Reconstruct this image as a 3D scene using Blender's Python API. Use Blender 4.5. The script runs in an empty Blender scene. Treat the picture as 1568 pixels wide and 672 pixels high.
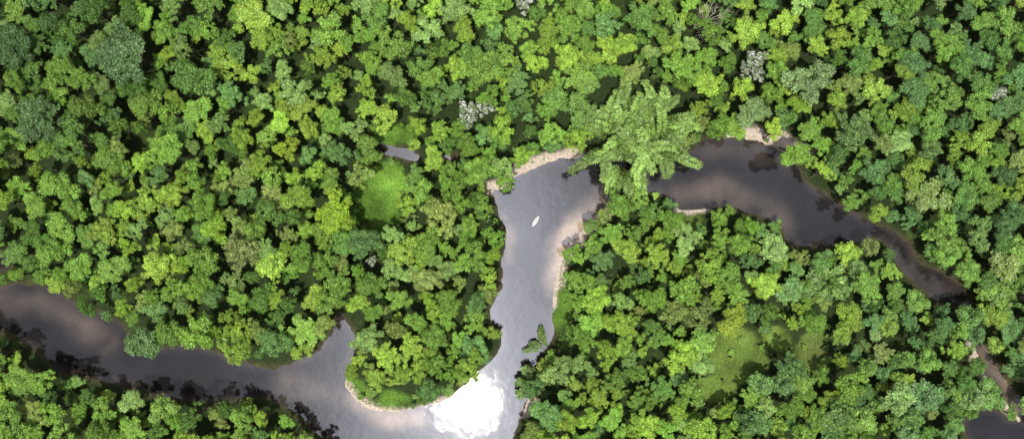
import bpy, math, random
import numpy as np
from mathutils import Vector
random.seed(7); rng=np.random.default_rng(7)
S=0.25; CAMH=330.0
def W(px,py): return ((px-784)*S,(336-py)*S)
sc=bpy.context.scene
COL=sc.collection

# ---------------------------------------------------------------- helpers
def smooth_poly(pts,k=4):
    P=np.array(pts,float); n=len(P); out=[]
    for i in range(n):
        p0,p1,p2,p3=P[i-1],P[i],P[(i+1)%n],P[(i+2)%n]
        for j in range(k):
            t=j/k
            out.append(0.5*((2*p1)+(-p0+p2)*t+(2*p0-5*p1+4*p2-p3)*t*t+(-p0+3*p1-3*p2+p3)*t**3))
    return np.array(out)
def sdist(pts,poly):
    """positive inside"""
    x=pts[:,0];y=pts[:,1]
    best=np.full(len(pts),1e18); inside=np.zeros(len(pts),bool)
    n=len(poly)
    for i in range(n):
        ax,ay=poly[i];bx,by=poly[(i+1)%n]
        dx,dy=bx-ax,by-ay; L=dx*dx+dy*dy+1e-12
        t=np.clip(((x-ax)*dx+(y-ay)*dy)/L,0,1)
        d=(x-ax-t*dx)**2+(y-ay-t*dy)**2
        best=np.minimum(best,d)
        if ay!=by:
            c=((ay>y)!=(by>y))&(x<(bx-ax)*(y-ay)/(by-ay)+ax)
            inside^=c
    d=np.sqrt(best)
    return np.where(inside,d,-d)
def vnoise(x,y,seed=0):
    xi=np.floor(x).astype(np.int64);yi=np.floor(y).astype(np.int64)
    fx=x-xi;fy=y-yi;fx=fx*fx*(3-2*fx);fy=fy*fy*(3-2*fy)
    def h(a,b):
        v=np.sin(a*127.1+b*311.7+seed*74.7)*43758.5453
        return v-np.floor(v)
    return (h(xi,yi)*(1-fx)+h(xi+1,yi)*fx)*(1-fy)+(h(xi,yi+1)*(1-fx)+h(xi+1,yi+1)*fx)*fy
def fbm(x,y,seed=0,o=4):
    s=0;a=.5;t=0
    for i in range(o):
        s=s+a*vnoise(x*2**i,y*2**i,seed+i*13);t+=a;a*=.5
    return s/t
def sstep(a,b,x):
    t=np.clip((x-a)/(b-a),0,1);return t*t*(3-2*t)

# ---------------------------------------------------------------- map (photo-traced plan, 0.25 m per unit)
river=smooth_poly([(-420,380),(-200,440),(-60,446),(0,438),(50,434),(100,455),(150,478),(192,500),(205,530),(250,532),(300,530),(350,545),(400,560),
 (445,558),(488,532),(508,505),(518,482),(532,493),(545,512),(541,545),(530,575),(530,592),(550,614),(585,628),(625,628),(680,612),(712,588),(742,560),
 (767,530),(768,507),(751,492),(750,470),(764,440),(770,400),(773,352),(765,332),(756,304),(751,289),(775,287),(785,270),
 (820,254),(850,246),(880,240),(930,232),(985,236),(1030,233),(1062,232),(1078,214),(1130,211),(1170,222),(1215,248),(1237,282),(1270,300),(1302,322),
 (1350,345),(1392,372),(1412,404),(1450,420),(1476,440),(1482,458),(1468,468),(1436,462),
 (1405,437),(1378,410),(1358,372),(1330,366),(1290,377),(1250,380),(1207,372),(1192,346),(1150,328),(1110,316),(1080,322),
 (1040,322),(1024,302),(1000,292),(965,296),(938,302),(926,322),(898,346),(872,374),(858,400),(853,430),(848,480),(848,520),(828,552),
 (800,572),(802,592),(808,612),(796,640),(785,675),(775,760),(820,860),(860,980),(560,980),(540,800),(512,690),(500,672),(470,650),(440,624),(400,608),(340,613),
 (290,611),(240,606),(200,592),(130,577),(90,565),(55,535),(0,507),(-80,500),(-220,520),(-420,500)])
pond=smooth_poly([(572,220),(600,223),(635,228),(638,246),(612,243),(585,236)])
inlet=smooth_poly([(-60,380),(5,388),(16,402),(6,414),(-60,420)])
pool=smooth_poly([(1478,640),(1512,624),(1550,640),(1600,655),(1680,700),(1680,760),(1500,720),(1482,680)])
mud=smooth_poly([(674,238),(690,235),(704,241),(694,247),(680,246)])
stream=smooth_poly([(1493,528),(1508,530),(1530,565),(1555,600),(1590,640),(1640,690),(1620,700),(1570,655),(1540,618),(1512,585),(1496,550)])
hidden=smooth_poly([(1466,455),(1480,455),(1492,490),(1505,540),(1495,540),(1480,500)])
polys=[river,pond,inlet,pool,mud,stream]
def river_sd(pp):
    s=sdist(pp,river)
    for q in polys[1:]: s=np.maximum(s,sdist(pp,q))
    return s
clear=[(576,318,38,40),(592,285,34,36),(606,208,28,15),(1125,545,48,44),(1095,590,24,20),(1185,520,24,18),(1243,540,26,34),(860,465,12,42),(600,612,38,12),(548,592,12,15),(1060,340,14,12)]
def clear_f(pp):
    v=np.full(len(pp),-9.)
    for cx,cy,rx,ry in clear:
        d=1-np.sqrt(((pp[:,0]-cx)/rx)**2+((pp[:,1]-cy)/ry)**2)
        v=np.maximum(v,d*min(rx,ry))
    return v+(fbm(pp[:,0]/24,pp[:,1]/24,91)-.5)*16
sand=[([(752,288),(775,284),(788,266),(820,250),(850,242),(882,236)],10),
 ([(932,316),(900,344),(874,370),(858,398),(852,428)],13),
 ([(1120,208),(1150,206),(1190,212),(1225,236)],11),([(528,584),(545,612),(590,632),(640,632),(690,612)],9),
 ([(1036,322),(1062,322),(1082,318)],6),([(1490,535),(1510,572),(1545,620),(1600,670)],13),([(806,606),(816,618),(806,630)],8),([(850,430),(848,470)],4)]
shoal=[([(925,325),(890,350),(862,385),(850,430)],24,1.2),([(545,612),(590,640),(640,640)],20,.8),([(1040,300),(1100,290),(1160,312),(1200,345)],20,.24),
 ([(-20,462),(60,462),(120,490),(170,520)],22,.2),([(440,590),(500,600),(540,615)],22,.2),([(760,300),(770,330),(778,400)],8,.4),
 ([(1080,225),(1160,232),(1210,255)],16,.14),([(1400,420),(1450,445)],20,.1),([(1500,540),(1560,620)],14,.45),([(660,240),(710,242)],20,.6)]
def line_d(pp,line):
    best=np.full(len(pp),1e9)
    for (ax,ay),(bx,by) in zip(line[:-1],line[1:]):
        dx,dy=bx-ax,by-ay
        t=np.clip(((pp[:,0]-ax)*dx+(pp[:,1]-ay)*dy)/(dx*dx+dy*dy),0,1)
        best=np.minimum(best,np.hypot(pp[:,0]-ax-t*dx,pp[:,1]-ay-t*dy))
    return best

# ---------------------------------------------------------------- materials
def newmat(name):
    m=bpy.data.materials.new(name);m.use_nodes=True
    nt=m.node_tree;b=nt.nodes["Principled BSDF"];return m,nt,b
def N(nt,t,**k):
    n=nt.nodes.new(t)
    for a,v in k.items(): setattr(n,a,v)
    return n
def leafmat():
    m,nt,b=newmat("leaf_foliage")
    L=nt.links.new
    oi=N(nt,"ShaderNodeObjectInfo");at=N(nt,"ShaderNodeAttribute",attribute_name="tint")
    mx=N(nt,"ShaderNodeMix",data_type='RGBA',blend_type='MULTIPLY');mx.inputs[0].default_value=1
    L(oi.outputs["Color"],mx.inputs[6]);L(at.outputs["Color"],mx.inputs[7])
    L(mx.outputs[2],b.inputs["Base Color"])
    b.inputs["Roughness"].default_value=.5;b.inputs["Specular IOR Level"].default_value=.4
    tr=N(nt,"ShaderNodeBsdfTranslucent")
    g=N(nt,"ShaderNodeMix",data_type='RGBA',blend_type='MULTIPLY');g.inputs[0].default_value=1
    g.inputs[7].default_value=(1.5,1.5,.6,1)
    L(mx.outputs[2],g.inputs[6]);L(g.outputs[2],tr.inputs[0])
    ms=N(nt,"ShaderNodeMixShader");ms.inputs[0].default_value=.22
    L(b.outputs[0],ms.inputs[1]);L(tr.outputs[0],ms.inputs[2])
    L(ms.outputs[0],nt.nodes["Material Output"].inputs[0])
    return m
LEAF=leafmat()
def barkmat(name,c):
    m,nt,b=newmat(name);no=N(nt,"ShaderNodeTexNoise");no.inputs["Scale"].default_value=3
    r=N(nt,"ShaderNodeValToRGB");r.color_ramp.elements[0].color=(*[v*.5 for v in c],1);r.color_ramp.elements[1].color=(*c,1)
    nt.links.new(no.outputs[0],r.inputs[0]);nt.links.new(r.outputs[0],b.inputs["Base Color"]);b.inputs["Roughness"].default_value=.9
    return m
BARK=barkmat("bark",(.16,.12,.08));PALE=barkmat("pale_bark",(.46,.42,.32))

# ---------------------------------------------------------------- mesh builder
class MB:
    def __init__(s): s.v=[];s.f=[];s.c=[];s.m=[];s.n=0
    def add(s,v,f,c,mi):
        v=np.asarray(v,float);f=np.asarray(f,int)
        s.v.append(v);s.f.append((f+s.n));s.n+=len(v)
        c=np.asarray(c,float)
        if c.ndim==1:c=np.tile(c,(len(v),1))
        s.c.append(c);s.m.append(np.full(len(f),mi))
    def mesh(s,name,mats):
        me=bpy.data.meshes.new(name)
        V=np.concatenate(s.v)
        me.vertices.add(len(V));me.vertices.foreach_set("co",V.ravel())
        nl=sum(a.size for a in s.f)
        loops=np.concatenate([a.ravel() for a in s.f])
        sizes=np.concatenate([np.full(len(a),a.shape[1]) for a in s.f])
        st=np.concatenate([[0],np.cumsum(sizes)[:-1]])
        me.loops.add(nl);me.loops.foreach_set("vertex_index",loops)
        me.polygons.add(len(sizes));me.polygons.foreach_set("loop_start",st)
        me.polygons.foreach_set("material_index",np.concatenate(s.m))
        for mm in mats: me.materials.append(mm)
        me.update(calc_edges=True)
        at=me.color_attributes.new("tint",'FLOAT_COLOR','POINT')
        C=np.concatenate(s.c);C=np.c_[C,np.ones(len(C))]
        at.data.foreach_set("color",C.ravel())
        return me
def norm(a): return a/np.maximum(np.linalg.norm(a,axis=-1,keepdims=True),1e-9)
def tube(mb,pts,rad,sides=6,mi=1,c=(1,1,1)):
    pts=np.array(pts,float);n=len(pts)
    t=norm(np.gradient(pts,axis=0));up=np.tile([.13,.99,.05],(n,1))
    a=norm(np.cross(t,up));bb=np.cross(t,a)
    ang=np.arange(sides)*2*math.pi/sides
    ring=pts[:,None,:]+np.array(rad)[:,None,None]*(np.cos(ang)[None,:,None]*a[:,None,:]+np.sin(ang)[None,:,None]*bb[:,None,:])
    i=np.arange(n-1)[:,None]*sides;j=np.arange(sides)[None,:];k=(j+1)%sides
    f=np.stack([i+j,i+k,i+sides+k,i+sides+j],-1).reshape(-1,4)
    mb.add(ring.reshape(-1,3),f,c,mi)
def leaves(mb,pos,nrm,size,tint,asp=.6,tang=None):
    n=len(pos);nrm=norm(nrm)
    r=rng.normal(size=(n,3)) if tang is None else tang
    a=norm(r-nrm*np.sum(r*nrm,1,keepdims=True));b=np.cross(nrm,a)
    size=np.broadcast_to(np.asarray(size),(n,))[:,None]
    p0=pos-a*size*.5;p1=pos+b*size*.5*asp;p2=pos+a*size*.5-nrm*size*.12;p3=pos-b*size*.5*asp
    v=np.stack([p0,p1,p2,p3],1).reshape(-1,3)
    f=np.arange(n*4).reshape(-1,4)
    mb.add(v,f,np.repeat(tint,4,axis=0),0)
import bmesh
bm=bmesh.new();bmesh.ops.create_icosphere(bm,subdivisions=1,radius=1)
ICOV1=np.array([v.co[:] for v in bm.verts]);ICOF1=np.array([[v.index for v in f.verts] for f in bm.faces]);bm.free()

def rdirs(n,zmin):
    z=rng.uniform(zmin,1,n);a=rng.uniform(0,2*math.pi,n);s=np.sqrt(1-z*z)
    return np.c_[s*np.cos(a),s*np.sin(a),z]
def broadleaf(name,R,H,boughs,lpb,lobe_r,leaf,nleaf,flat=.6,flower=0,loose=0.,bark=BARK,core=.8,hue=.05,ell=1.,zj=(.6,1.35),bf=1.6):
    mb=MB();Rz=R*flat;zc=H-Rz
    tube(mb,[(0,0,-1),(.1,.05,H*.25),(.0,.1,H*.5),(0,0,zc+Rz*.3)],[R*.075+.06,R*.06+.05,R*.045+.03,.05],7)
    ga=rng.uniform(0,6.28);ph=rng.uniform(0,6.28,2)
    cent=[]
    for i in range(boughs):
        u=(i+.5)/boughs;a=ga+i*2.39996+rng.uniform(-.35,.35)
        ol=1+.14*math.sin(2*a+ph[0])+.12*math.sin(3*a+ph[1])
        rr=math.sqrt(u)*.76*R*rng.uniform(.8,1.12)*ol
        z=zc+Rz*.8*math.sqrt(max(0,1-min(1,rr/(R*.98))**2))*rng.uniform(*zj)
        c=np.array([rr*math.cos(a)*ell,rr*math.sin(a)/ell,z]);cent.append(c)
        tube(mb,[(0,0,H*.42),c*[.45,.45,1]*np.array([1,1,.0])+[0,0,H*.55],c],[R*.03+.03,R*.02+.02,.03],5)
    br=R*.52/math.sqrt(boughs)*bf
    for bi,c in enumerate(cent):
        bt=rng.uniform(.86,1.16)
        brr=br*rng.uniform(.65,1.25)
        nl_=max(3,int(lpb*(brr/br)**2))
        d=rdirs(nl_,0.0);off=d*brr*rng.uniform(.5,1.05,(nl_,1))*[1,1,.62]
        for o in off:
            p=c+o;lr=lobe_r*rng.uniform(.5,1.3)
            lt=bt*rng.uniform(.84,1.16);w=rng.uniform(-hue,hue)
            lc=np.array([lt*(1+w),lt,lt*(1-w)])
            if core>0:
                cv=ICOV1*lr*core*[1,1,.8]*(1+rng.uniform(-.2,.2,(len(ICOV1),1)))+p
                mb.add(cv,ICOF1,lc*.45,0)  # core tint darkened: shade between the leaves painted into the colour
            nn_=int(nleaf*(lr/lobe_r)**1.5)+10
            dd=rdirs(nn_,-.15)
            pos=p+dd*lr*[1,1,.9]*rng.uniform(.7,1.25+loose,(nn_,1))
            nn=dd+rng.normal(size=(nn_,3))*.42+[0,0,.15]
            t=lc[None,:]*rng.uniform(.68,1.34,(nn_,1))
            if flower>0:
                fm=(rng.random(nn_)<flower*rng.uniform(.0,1.8))
                t[fm]=np.array([5.6,3.5,9.5])*rng.uniform(.6,1.1,(fm.sum(),1))
            leaves(mb,pos,nn,leaf*rng.uniform(.55,1.4,nn_),t)
    return mb.mesh(name,[LEAF,bark])
def plume(mb,path,l0,step=.35,tint=1.,w=.16,start=.15,fl=0.25,reps=2):
    """feathery leafy axis along path"""
    path=np.array(path,float);seg=np.linalg.norm(np.diff(path,axis=0),axis=1);cum=np.r_[0,np.cumsum(seg)];L=cum[-1]
    s=np.arange(L*start,L,step);n=len(s)
    if n<2: return
    P=np.stack([np.interp(s,cum,path[:,k]) for k in range(3)],1)
    T=norm(np.gradient(P,axis=0))
    side=norm(np.cross(T,[0,0,1.]));u=(s-L*start)/(L*(1-start)+1e-6)
    ll=l0*(np.sin(np.clip(u*.85+.12,0,1)*math.pi)**.7+.1)
    for sg in (-1,1):
        for rep in range(reps):
            d=norm(T*rng.uniform(.5,.9,(n,1))+side*sg+rng.normal(size=(n,3))*.12+[0,0,-fl*rep])
            pos=P+d*ll[:,None]*.5+[0,0,-.1*rep]
            nn=np.cross(d,T)*sg;nn*=np.sign(nn[:,2:3]+1e-9);nn+=rng.normal(size=nn.shape)*.3
            t=np.tile([tint,tint,tint],(n,1))*rng.uniform(.6,1.35,(n,1))
            leaves(mb,pos,nn,ll,t,asp=2*w/l0*1.2,tang=d)
def arch(c,a,L,rise,droop,k=7):
    t=np.linspace(0,1,k)
    return np.c_[c[0]+np.cos(a)*L*t,c[1]+np.sin(a)*L*t,c[2]+rise*t*1.6-(rise*.6+droop)*t**2]
def palm(name,H,L,n):
    mb=MB();tube(mb,[(0,0,-1),(.2,.1,H*.4),(.1,0,H*.8),(0,0,H)],[.25,.2,.17,.14],7)
    for i in range(n):
        a=i*2.39996+rng.uniform(-.2,.2);p=arch((0,0,H),a,L*rng.uniform(.75,1.1),L*rng.uniform(.1,.7),L*rng.uniform(.15,.5))
        tube(mb,p,np.linspace(.05,.015,len(p)),4,0,(.9,.9,.6));plume(mb,p,L*.36,.3,rng.uniform(.8,1.2),w=.16,start=.12)
    return mb.mesh(name,[LEAF,BARK])
def feather(name,R,H,tops,L):
    mb=MB();tube(mb,[(0,0,-1),(.1,.1,H*.5),(0,0,H*.95)],[.28,.2,.07],7)
    for i in range(tops):
        u=(i+.3)/tops;rr=math.sqrt(u)*R*.8;a0=i*2.39996+rng.uniform(-.3,.3)
        c=np.array([rr*math.cos(a0),rr*math.sin(a0),H-rr*rr/R*.55+rng.uniform(-1.3,.8)])
        tube(mb,[(0,0,H*.45),c*[.5,.5,.0]+[0,0,H*.62],c],[.12,.08,.03],5)
        tt=rng.uniform(.8,1.2);nb=int(rng.integers(6,9))
        for j in range(nb):
            a=j*6.283/nb+rng.uniform(-.2,.2)+i
            for lay,(zz,ls) in enumerate([(0,.75),(-.8,1.15)]):
                p=arch(c+[0,0,zz],a+lay*.4,L*ls*rng.uniform(.8,1.15),.5,.8,5)
                plume(mb,p,.9,.36,tt*rng.uniform(.85,1.1)*(1 if lay==0 else .8),w=.26,start=.0,reps=1)
    return mb.mesh(name,[LEAF,BARK])

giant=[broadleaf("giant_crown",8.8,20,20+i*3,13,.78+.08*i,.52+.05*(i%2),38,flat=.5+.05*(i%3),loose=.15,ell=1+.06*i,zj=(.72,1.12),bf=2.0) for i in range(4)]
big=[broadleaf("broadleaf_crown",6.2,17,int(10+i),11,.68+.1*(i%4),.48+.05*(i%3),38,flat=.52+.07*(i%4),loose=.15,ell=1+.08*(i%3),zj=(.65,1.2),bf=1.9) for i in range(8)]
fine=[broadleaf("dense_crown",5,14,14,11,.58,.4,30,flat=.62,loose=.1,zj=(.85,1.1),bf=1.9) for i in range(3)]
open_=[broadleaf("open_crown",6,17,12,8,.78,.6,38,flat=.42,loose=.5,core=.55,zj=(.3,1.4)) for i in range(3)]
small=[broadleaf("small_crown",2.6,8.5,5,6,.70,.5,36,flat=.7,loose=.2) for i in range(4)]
feath=[feather("feathery_crown",4.4,12.5,8,2.4) for i in range(3)]
palms=[palm("palm_crown",9,3.6,13) for i in range(2)]
flow=[broadleaf("flowering_crown",4.6,15,11,8,.62,.5,38,flat=.5,flower=.3,loose=.45,core=.5) for i in range(2)]

# ---------------------------------------------------------------- ground & water sheets
def axis(lo,hi,step,far):
    a=np.arange(lo,hi+step*.5,step);o=[];d=step;x=hi
    while x<far: d*=1.35;x+=d;o.append(x)
    o=np.array(o);return np.r_[(lo-(o-hi))[::-1],a,o]
X=axis(-250,250,1.0,3500);Y=axis(-130,130,1.0,3500)
gx,gy=np.meshgrid(X,Y);pts=np.c_[gx.ravel(),gy.ravel()]
pp=np.c_[pts[:,0]/S+784,336-pts[:,1]/S]
sd=np.maximum(river_sd(pp),sdist(pp,hidden))
wob=(fbm(pp[:,0]/22,pp[:,1]/22,3)-.5)*12
sdm=(sd+wob)*S
z=np.where(sdm<0,.25+1.3*sstep(0,6,-sdm)+ (fbm(pts[:,0]/9,pts[:,1]/9,5)-.5)*.8*sstep(0,8,-sdm), -1.6*sstep(-.2,5,sdm))
z=np.where(np.abs(sdm)<1.2,z*.6+.12*(-sdm),z)
def gridmesh(name,X,Y,Z,C,mat):
    nx,ny=len(X),len(Y);i=np.arange(ny-1)[:,None]*nx+np.arange(nx-1)[None,:]
    f=np.stack([i,i+1,i+nx+1,i+nx],-1).reshape(-1,4)
    mb=MB();gx,gy=np.meshgrid(X,Y);mb.add(np.c_[gx.ravel(),gy.ravel(),Z.ravel()],f,C,0)
    me=mb.mesh(name,[mat]);me.polygons.foreach_set("use_smooth",np.ones(len(f),bool))
    o=bpy.data.objects.new(name,me);COL.objects.link(o);return o
base=np.tile([.020,.032,.010],(len(pp),1))
sf=np.zeros(len(pp))
for ln,w in sand: sf=np.maximum(sf,sstep(w*1.5,w*.5,line_d(pp,ln)+(fbm(pp[:,0]/10,pp[:,1]/10,9)-.5)*9))
cf=sstep(-6,4,clear_f(pp)+(fbm(pp[:,0]/12,pp[:,1]/12,11)-.5)*14)
near=sstep(9,0,-sd)
def grasscol(P,k):
    n=fbm(P[:,0]/20,P[:,1]/20,21)[:,None]
    c=np.tile([.085,.165,.022],(len(P),1))
    rt=sstep(1000,1080,P[:,0])[:,None]
    c=c*(1-rt)+np.array([.11,.165,.032])*rt
    c=c*(.35+1.3*n)
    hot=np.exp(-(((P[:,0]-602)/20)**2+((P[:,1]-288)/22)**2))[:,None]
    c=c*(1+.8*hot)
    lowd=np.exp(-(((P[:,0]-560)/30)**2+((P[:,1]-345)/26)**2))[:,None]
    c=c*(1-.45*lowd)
    br=np.exp(-(((P[:,0]-1243)/26)**2+((P[:,1]-540)/32)**2))[:,None]*.75
    return c*(1-br)+np.array([.085,.10,.03])*br
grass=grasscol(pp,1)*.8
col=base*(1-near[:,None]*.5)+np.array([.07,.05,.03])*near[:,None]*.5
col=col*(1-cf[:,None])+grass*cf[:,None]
col=col*(1-sf[:,None])+np.array([.40,.33,.26])*sf[:,None]
def groundmat():
    m,nt,b=newmat("forest_floor");L=nt.links.new
    at=N(nt,"ShaderNodeAttribute",attribute_name="tint");no=N(nt,"ShaderNodeTexNoise");no.inputs["Scale"].default_value=1.4;no.inputs["Detail"].default_value=8
    tc=N(nt,"ShaderNodeNewGeometry");L(tc.outputs["Position"],no.inputs["Vector"])
    mr=N(nt,"ShaderNodeMapRange");mr.inputs[1].default_value=.3;mr.inputs[2].default_value=.7;mr.inputs[3].default_value=.6;mr.inputs[4].default_value=1.35;L(no.outputs[0],mr.inputs[0])
    vm=N(nt,"ShaderNodeVectorMath",operation='SCALE');L(at.outputs["Color"],vm.inputs[0]);L(mr.outputs[0],vm.inputs[3]);L(vm.outputs[0],b.inputs["Base Color"])
    bp=N(nt,"ShaderNodeBump");bp.inputs["Strength"].default_value=.6;bp.inputs["Distance"].default_value=.4;L(no.outputs[0],bp.inputs["Height"]);L(bp.outputs[0],b.inputs["Normal"])
    b.inputs["Roughness"].default_value=.95;b.inputs["Specular IOR Level"].default_value=.1
    return m
gridmesh("ground",X,Y,z,col,groundmat())

XW=np.arange(-330,331,1.5);YW=np.arange(-200,201,1.5)
gx,gy=np.meshgrid(XW,YW);wp=np.c_[gx.ravel()/S+784,336-gy.ravel()/S]
sdw=river_sd(wp)
deep=np.tile([.011,.010,.011],(len(wp),1))
shal=np.zeros(len(wp))
nz=(fbm(wp[:,0]/40,wp[:,1]/40,31)-.5)*30
for ln,w,k in shoal: shal=np.maximum(shal,k*sstep(w*1.6,0,line_d(wp,ln)+nz))
shal=np.maximum(shal,.12*sstep(12,0,sdw+nz*.4))
wc=deep*(1-np.minimum(shal,1)[:,None])+np.array([.22,.165,.125])*shal[:,None]
def watermat():
    m,nt,b=newmat("river_water");L=nt.links.new
    at=N(nt,"ShaderNodeAttribute",attribute_name="tint");g=N(nt,"ShaderNodeNewGeometry")
    no=N(nt,"ShaderNodeTexNoise");no.inputs["Scale"].default_value=.07;no.inputs["Detail"].default_value=9;no.inputs["Roughness"].default_value=.62;L(g.outputs["Position"],no.inputs["Vector"])
    mr=N(nt,"ShaderNodeMapRange");mr.inputs[1].default_value=.3;mr.inputs[2].default_value=.7;mr.inputs[3].default_value=.45;mr.inputs[4].default_value=1.5;L(no.outputs[0],mr.inputs[0])
    vm=N(nt,"ShaderNodeVectorMath",operation='SCALE');L(at.outputs["Color"],vm.inputs[0]);L(mr.outputs[0],vm.inputs[3]);L(vm.outputs[0],b.inputs["Base Color"])
    n2=N(nt,"ShaderNodeTexNoise");n2.inputs["Scale"].default_value=.25;n2.inputs["Detail"].default_value=7;n2.inputs["Roughness"].default_value=.55;L(g.outputs["Position"],n2.inputs["Vector"])
    bp=N(nt,"ShaderNodeBump");bp.inputs["Strength"].default_value=.35;bp.inputs["Distance"].default_value=.10;L(n2.outputs[0],bp.inputs["Height"]);L(bp.outputs[0],b.inputs["Normal"])
    b.inputs["Roughness"].default_value=.028;b.inputs["IOR"].default_value=1.62
    return m
gridmesh("river_water",XW,YW,np.zeros(len(wp)),wc,watermat())

# ---------------------------------------------------------------- forest placement
cells={};placed=[]
CS=9.0
def ok(x,y,r,f):
    ci,cj=int(x//CS),int(y//CS)
    for a in range(-2,3):
        for b in range(-2,3):
            for (X0,Y0,R0) in cells.get((ci+a,cj+b),()):
                if (X0-x)**2+(Y0-y)**2<(f*(R0+r))**2: return False
    return True
def put(x,y,r): cells.setdefault((int(x//CS),int(y//CS)),[]).append((x,y,r))
canopy=bpy.data.objects.new("rainforest_canopy",None);COL.objects.link(canopy)
def inst(me,x,y,z,s,col,name="canopy_tree",parent=canopy,sz=None):
    o=bpy.data.objects.new(name,me);o.location=(x,y,z);o.rotation_euler=(rng.normal()*.06,rng.normal()*.06,rng.uniform(0,6.28))
    o.scale=(s*rng.uniform(.88,1.12),s*rng.uniform(.88,1.12),sz or s);o.color=(*col,1)
    COL.objects.link(o)
    if parent: o.parent=parent
    return o
def at_crown(px,py,zc):
    """ground position of a tree whose crown (height zc) stands over plan point px,py as mapped"""
    x,y=W(px,py);k=(CAMH-zc)/CAMH;return x*k,y*k
G=1.5
PAL={'y':(.170,.245,.030),'g':(.108,.190,.028),'d':(.056,.115,.024),'b':(.064,.130,.045),'o':(.140,.165,.048),'l':(.150,.225,.070)}
def pick(px,py):
    n1=float(fbm(np.array([px/130.]),np.array([py/130.]),51)[0])
    n2=float(fbm(np.array([px/60.]),np.array([py/60.]),77)[0])
    wt={'y':.25,'g':.5,'d':.12,'b':.07,'o':.06,'l':.12}
    if n1>.55: wt['y']+=.3
    if n1<.42: wt['d']+=.15;wt['b']+=.10
    if px<260 and py<230: wt['d']+=.5;wt['b']+=.2;wt['y']*=.3
    if px>1350: wt['b']+=.25;wt['d']+=.3;wt['y']*=.4
    if px>1150 and py>380: wt['b']+=.2;wt['g']+=.2
    if 250<px<520 and py>150: wt['y']+=.2
    if py>520 and px<480: wt['g']+=.4
    k=list(wt);w=np.array([wt[i] for i in k]);c=np.array(PAL[k[rng.choice(len(k),p=w/w.sum())]])
    c=.65*c+.35*np.array(PAL['g'] if px<1300 else .5*np.array(PAL['b'])+.5*np.array(PAL['g']))
    if px<220 and py<200: c=c*.85
    c=c*rng.uniform(.82,1.2)*(.8+.4*n2)*(1+rng.uniform(-.04,.04,3));return c*G*1.16
def hero(px,py,r,me,col,name,R0,H0=15):
    s=r/R0;zc=H0*s*.75;x,y=at_crown(px,py,zc);inst(me,x,y,1,s,tuple(np.array(col)*1.45),name,None);put(*W(px,py),r)
T="rainforest_tree"
hero(1240,130,8.5,fine[0],(.13,.19,.07),T,5,14)
hero(372,387,7.5,fine[1],(.14,.175,.05),T,5,14)
hero(500,326,8,fine[2],(.17,.26,.02),T,5,14)
hero(445,232,5.5,fine[0],(.17,.24,.02),T,5,14)
hero(72,192,10,giant[0],(.068,.12,.038),T,8.8,20)
hero(205,85,11,giant[1],(.062,.11,.036),T,8.8,20)
hero(225,512,7,big[2],(.085,.15,.045),T,6.2,17)
hero(1110,490,6.5,big[3],(.20,.27,.03),T,6.2,17)
hero(30,70,9,giant[2],(.05,.095,.028),T,8.8,20)
hero(1300,210,8,fine[1],(.09,.15,.04),T,5,14)
hero(1150,180,7,big[5],(.12,.18,.06),T,6.2,17)
F="flowering_tree"
for px,py,r in [(720,180,5.5),(742,170,3.6),(1152,95,4.5),(1140,110,3.6),(802,12,4.6),(1160,120,3.2),(572,398,2.4),(1525,148,3.6)]:
    hero(px,py,r,flow[int(px)%2],(.095,.14,.055),F,4.6)
def bare(px,py,r):
    mb=MB();H=r*2.4;tube(mb,[(0,0,-1),(.2,0,H*.4),(0,.2,H*.6)],[.3,.24,.2],7,0)
    for i in range(13):
        a=i*2.4;L=r*rng.uniform(.6,1.1);p=arch((0,0,H*.55),a,L,r*rng.uniform(.6,1.2),0,7);p[1:,:2]+=rng.normal(size=(6,2))*.25
        tube(mb,p,np.linspace(.17,.05,7),5,0)
        for k in (3,4,5):
            for sg in (-1,1):
                q=arch(p[k],a+sg*.7,L*.3,.6,0,4);tube(mb,q,[.06,.05,.04,.02],4,0)
    me=mb.mesh("bare_tree",[PALE]);x,y=at_crown(px,py,H*.8);o=bpy.data.objects.new("bare_tree",me);o.location=(x,y,1.5);COL.objects.link(o);put(*W(px,py),r*.35)
bare(1082,32,7.5)

# bamboo grove
def bamboo(px,py,n,Lr,base_r,hr,col,name,a_lo=0,a_hi=6.283,l0=2.6,subs=((0,0),),sprays=(7,8,9,10),start=.5):
    mb=MB()
    for i in range(n):
        sx,sy=subs[i%len(subs)]
        a=a_lo+(a_hi-a_lo)*((i*0.618)%1)+rng.uniform(-.2,.2);L=rng.uniform(*Lr);h=rng.uniform(*hr)
        bx,by=rng.normal(size=2)*base_r*.5+np.array([sx,sy])
        t=np.linspace(0,1,12);r=L*(t**1.5)
        zz=h*(1-(1-t)**2*1.0)-h*.38*np.clip(t-.55,0,1)**2*5*.6*(L/Lr[1])
        bend=rng.normal()*.3
        aa=a+bend*t**2
        p=np.c_[bx+np.cos(aa)*r,by+np.sin(aa)*r,zz]
        tube(mb,p,np.linspace(.10,.02,12),5,0,(.9,.8,.7))
        tt=rng.uniform(.5,1.35)
        plume(mb,p,l0*rng.uniform(.7,1.15),.36,tt,w=.22,start=start)
        for k in sprays:
            for sg in (-1,1):
                q=arch(p[k],aa[k]+sg*rng.uniform(.6,.9),rng.uniform(1.4,2.6),.2,.9,5);plume(mb,q,1.0,.34,tt*rng.uniform(.75,1.15),w=.2,start=.0,reps=1)
    me=mb.mesh(name,[LEAF,BARK]);x,y=at_crown(px,py,hr[1]*.7)
    o=bpy.data.objects.new(name,me);o.location=(x,y,.8);o.color=(*col,1);COL.objects.link(o);return o
bamboo(970,208,58,(9,19),1.8,(14,24),(.215,.335,.075),"bamboo_grove",l0=2.5,subs=((0,9),(9,5),(-9,0),(2,-7),(-3,2),(10,-2)),sprays=(7,8,10),start=.42)
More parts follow.
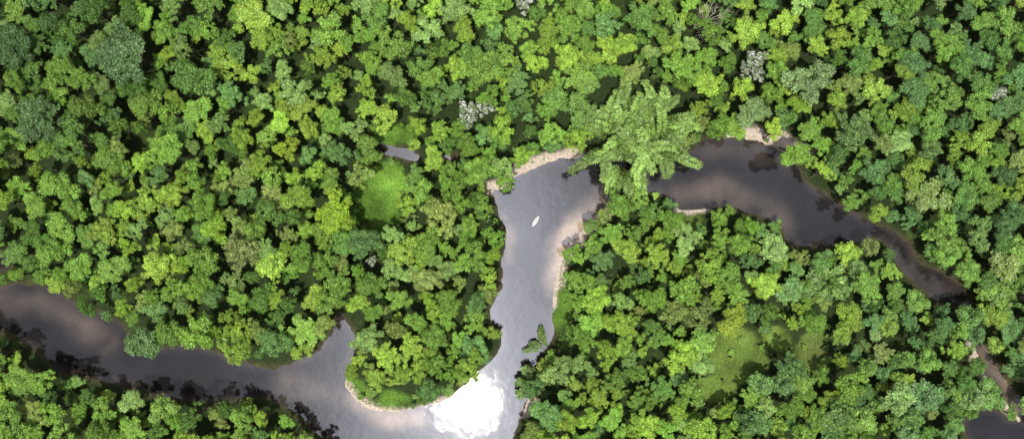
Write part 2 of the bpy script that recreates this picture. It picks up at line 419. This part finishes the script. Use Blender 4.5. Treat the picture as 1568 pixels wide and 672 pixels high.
bamboo(955,254,11,(9,14),1,(10,14),(.20,.315,.07),"bamboo_grove",-2.6,-.5,l0=2.3,sprays=(7,9),start=.4)
for a_,b_,r_ in [(972,195,15),(930,185,8),(1025,180,10),(925,215,6),(990,150,9),(950,150,8)]: put(*W(a_,b_),r_)
bamboo(845,545,4,(9,12.5),.4,(3,5),(.15,.24,.05),"bamboo_grove",2.1,2.5,l0=1.5,sprays=(9,))
bamboo(812,586,12,(3,7),1.5,(4,8),(.14,.23,.05),"bamboo_grove",l0=1.8)
bamboo(1268,432,26,(4,10),2,(11,16),(.16,.26,.065),"bamboo_grove",l0=1.6,sprays=(8,10))
put(*W(1268,432),6)
put(*W(690,241),1.0)

passes=[(10.,350,.86),(8.2,1800,.80),(6.6,3500,.77),(5.2,6000,.75),(4.0,9000,.74),(3.1,11000,.75),(2.3,14000,.78)]
ntree=0
for R,tries,f in passes:
    cx=rng.uniform(-190,1760,tries);cy=rng.uniform(-160,830,tries)
    P=np.c_[cx,cy];s=river_sd(P)*S;c=clear_f(P)*S
    low=R<=2.6
    H=(8.5+R*1.7) if not low else 5+R*1.6
    Hs=H*rng.uniform(.74,1.26,tries)
    kk=(CAMH-Hs*.75)/CAMH;xx=(cx-784)*S;yy=(336-cy)*S
    bp_=np.c_[xx*kk/S+784,336-yy*kk/S];sb=river_sd(bp_)*S
    m=(s<-R*.58)&(c<-R*.5)&(sb<-.5)
    for i in np.nonzero(m)[0]:
        x,y=xx[i],yy[i]
        if not ok(x,y,R,f): continue
        put(x,y,R)
        px,py=cx[i],cy[i];r=R*rng.uniform(.98,1.22)
        u=rng.random()
        fz=0.02
        if px>1180 and py>370: fz=.45
        if 1000<px<1180 and py>480: fz=.25
        if 900<px<1080 and py<260: fz=.1
        if R<=2.6:
            me,R0,H0=(small[rng.integers(4)],2.6,8.5) if u>fz*.6 else (palms[rng.integers(2)],3.4,9.5)
        elif u<fz and R<8: me=feath[rng.integers(3)];R0,H0=4.9,12.5
        elif R>=8: me=giant[rng.integers(4)];R0,H0=8.8,20
        elif u<fz+.15: me=fine[rng.integers(3)];R0,H0=5,14
        elif u<fz+.27: me=open_[rng.integers(3)];R0,H0=6,17
        else: me=big[rng.integers(8)];R0,H0=6.2,17
        inst(me,x*kk[i],y*kk[i],.9,r/R0,pick(px,py),sz=Hs[i]/H0);ntree+=1
print("TREES",ntree)
# low scrub fringing and dotting the clearings
n=1000;bp_=np.c_[rng.uniform(490,1310,n),rng.uniform(180,650,n)];c=clear_f(bp_);s=river_sd(bp_)
for i in range(n):
    if s[i]>-6 or c[i]<-9: continue
    if c[i]>7 and (bp_[i,0]<1000 or rng.random()>.3): continue
    x,y=W(*bp_[i]);inst(small[rng.integers(4)],x*.99,y*.99,.6,rng.uniform(.28,.6),pick(*bp_[i])*.95,"clearing_shrub",sz=rng.uniform(.25,.5))

# ---------------------------------------------------------------- grass (one object)
mb=MB();n=110000
gp=np.c_[rng.uniform(480,1320,n),rng.uniform(180,660,n)]
keep=(clear_f(gp)+ (fbm(gp[:,0]/12,gp[:,1]/12,11)-.5)*14>-5)&(river_sd(gp)<-3)
gp=gp[keep];gn=len(gp)
px_=(gp[:,0]-784)*S;py_=(336-gp[:,1])*S
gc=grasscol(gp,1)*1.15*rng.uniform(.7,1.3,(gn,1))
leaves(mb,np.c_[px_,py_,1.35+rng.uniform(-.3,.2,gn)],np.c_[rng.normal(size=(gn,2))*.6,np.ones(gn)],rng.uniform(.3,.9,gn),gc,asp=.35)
me=mb.mesh("grass",[LEAF]);o=bpy.data.objects.new("grass",me);COL.objects.link(o)

# ---------------------------------------------------------------- canoe
def paint(name,c,r=.4):
    m,nt,b=newmat(name);no=N(nt,"ShaderNodeTexNoise");no.inputs["Scale"].default_value=6
    rp=N(nt,"ShaderNodeValToRGB");rp.color_ramp.elements[0].color=(*[v*.85 for v in c],1);rp.color_ramp.elements[1].color=(*c,1)
    nt.links.new(no.outputs[0],rp.inputs[0]);nt.links.new(rp.outputs[0],b.inputs["Base Color"]);b.inputs["Roughness"].default_value=r;return m
boat=bpy.data.objects.new("canoe",None);COL.objects.link(boat)
def child(mb,name,mats):
    me=mb.mesh(name,mats);o=bpy.data.objects.new(name,me);COL.objects.link(o);o.parent=boat;return o
mb=MB();n=17;t=np.linspace(-1,1,n);hw=.62*(1-np.abs(t)**2.4)+.02;xs=t*2.5;sheer=.38+.18*t**4
prof=[(1,1),(.92,.45),(.55,.08),(0,0)]
rings=[]
for i in range(n):
    ring=[(xs[i],-hw[i]*a,sheer[i]*b_) for a,b_ in prof]+[(xs[i],hw[i]*a,sheer[i]*b_) for a,b_ in prof[-2::-1]]
    ring+= [(xs[i],hw[i]*a*.93,sheer[i]*b_*.9+.05) for a,b_ in prof]+[(xs[i],-hw[i]*a*.93,sheer[i]*b_*.9+.05) for a,b_ in prof[-2::-1]]
    rings.append(ring)
k=len(rings[0]);V=np.array(rings).reshape(-1,3);Fq=[]
for i in range(n-1):
    for j in range(k): Fq.append((i*k+j,i*k+(j+1)%k,(i+1)*k+(j+1)%k,(i+1)*k+j))
mb.add(V,Fq,(1,1,1),0);child(mb,"hull",[paint("white_paint",(.82,.82,.8))])
def box(mb,c,s):
    v=np.array([(x,y,z) for x in(-1,1) for y in(-1,1) for z in(-1,1)])*np.array(s)/2+c
    mb.add(v,[(0,1,3,2),(4,6,7,5),(0,4,5,1),(2,3,7,6),(0,2,6,4),(1,5,7,3)],(1,1,1),0)
mb=MB()
for x in (-1.4,-.2,1.1): box(mb,(x,0,.3),(.24,.95,.04))
child(mb,"benches",[paint("wood",(.55,.48,.38),.7)])
mb=MB();tube(mb,[(-.9,.35,.42),(1.1,.15,.44)],[.025,.025],6,0);box(mb,(1.35,.12,.44),(.5,.16,.03));child(mb,"paddle",[paint("paddle_wood",(.4,.28,.16),.6)])
bx,by=W(820,339);boat.location=(bx,by,-.06);boat.rotation_euler=(0,0,math.radians(58));boat.scale=(.95,.95,.95)

# ---------------------------------------------------------------- light
gxp,gyp=W(716,616)
sv=Vector((gxp,gyp,CAMH)).normalized()
el=math.asin(sv.z);az=math.atan2(sv.x,sv.y)
sun=bpy.data.lights.new("sun",'SUN');sun.energy=4.9;sun.angle=math.radians(1.2);sun.color=(1,.97,.90)
so=bpy.data.objects.new("sun",sun);so.rotation_euler=sv.to_track_quat('Z','Y').to_euler();COL.objects.link(so)
w=bpy.data.worlds.new("World");sc.world=w;w.use_nodes=True;nt=w.node_tree;L=nt.links.new
bg=nt.nodes["Background"];sky=N(nt,"ShaderNodeTexSky",sky_type='NISHITA');sky.sun_disc=False;sky.sun_elevation=el;sky.sun_rotation=az
tc=N(nt,"ShaderNodeTexCoord")
no=N(nt,"ShaderNodeTexNoise");no.inputs["Scale"].default_value=9;no.inputs["Detail"].default_value=7;no.inputs["Roughness"].default_value=.6;L(tc.outputs["Generated"],no.inputs["Vector"])
sb=N(nt,"ShaderNodeVectorMath",operation='SUBTRACT');sb.inputs[1].default_value=sv;L(tc.outputs["Generated"],sb.inputs[0])
mu=N(nt,"ShaderNodeVectorMath",operation='MULTIPLY');mu.inputs[1].default_value=(1.8,.7,1);L(sb.outputs[0],mu.inputs[0])
le=N(nt,"ShaderNodeVectorMath",operation='LENGTH');L(mu.outputs[0],le.inputs[0])
dn=N(nt,"ShaderNodeMath",operation='MULTIPLY_ADD');dn.inputs[1].default_value=.4;dn.inputs[2].default_value=-.2;L(no.outputs[0],dn.inputs[0])
ad=N(nt,"ShaderNodeMath",operation='ADD');L(le.outputs["Value"],ad.inputs[0]);L(dn.outputs[0],ad.inputs[1])
gl=N(nt,"ShaderNodeValToRGB");cr=gl.color_ramp
cr.elements[0].position=0;cr.elements[0].color=(1.25,1.25,1.32,1);cr.elements[1].position=1;cr.elements[1].color=(.053,.055,.064,1)
for p,v in((.07,1.05),(.12,.8),(.20,.62),(.28,.36),(.38,.16),(.5,.075)):
    e=cr.elements.new(p);e.color=(v*.96,v*.98,v*1.1,1)
L(ad.outputs[0],gl.inputs[0])
mr=N(nt,"ShaderNodeMapRange");mr.inputs[1].default_value=.35;mr.inputs[2].default_value=.65;mr.inputs[3].default_value=.62;mr.inputs[4].default_value=1.38;L(no.outputs[0],mr.inputs[0])
sc1=N(nt,"ShaderNodeVectorMath",operation='SCALE');L(gl.outputs[0],sc1.inputs[0]);L(mr.outputs[0],sc1.inputs[3])
sc2=N(nt,"ShaderNodeVectorMath",operation='SCALE');L(sc1.outputs[0],sc2.inputs[0]);sc2.inputs[3].default_value=92
mx=N(nt,"ShaderNodeMix",data_type='RGBA');mx.inputs[0].default_value=.9;L(sky.outputs[0],mx.inputs[6]);L(sc2.outputs[0],mx.inputs[7])
L(mx.outputs[2],bg.inputs[0]);bg.inputs[1].default_value=.1

cam=bpy.data.cameras.new("camera");co=bpy.data.objects.new("camera",cam);COL.objects.link(co)
co.location=(0,0,CAMH);cam.sensor_width=36;cam.lens=36*CAMH/(1568*S);cam.clip_end=12000;cam.clip_start=1
sc.camera=co
sc.view_settings.view_transform='Standard';sc.view_settings.look='None'
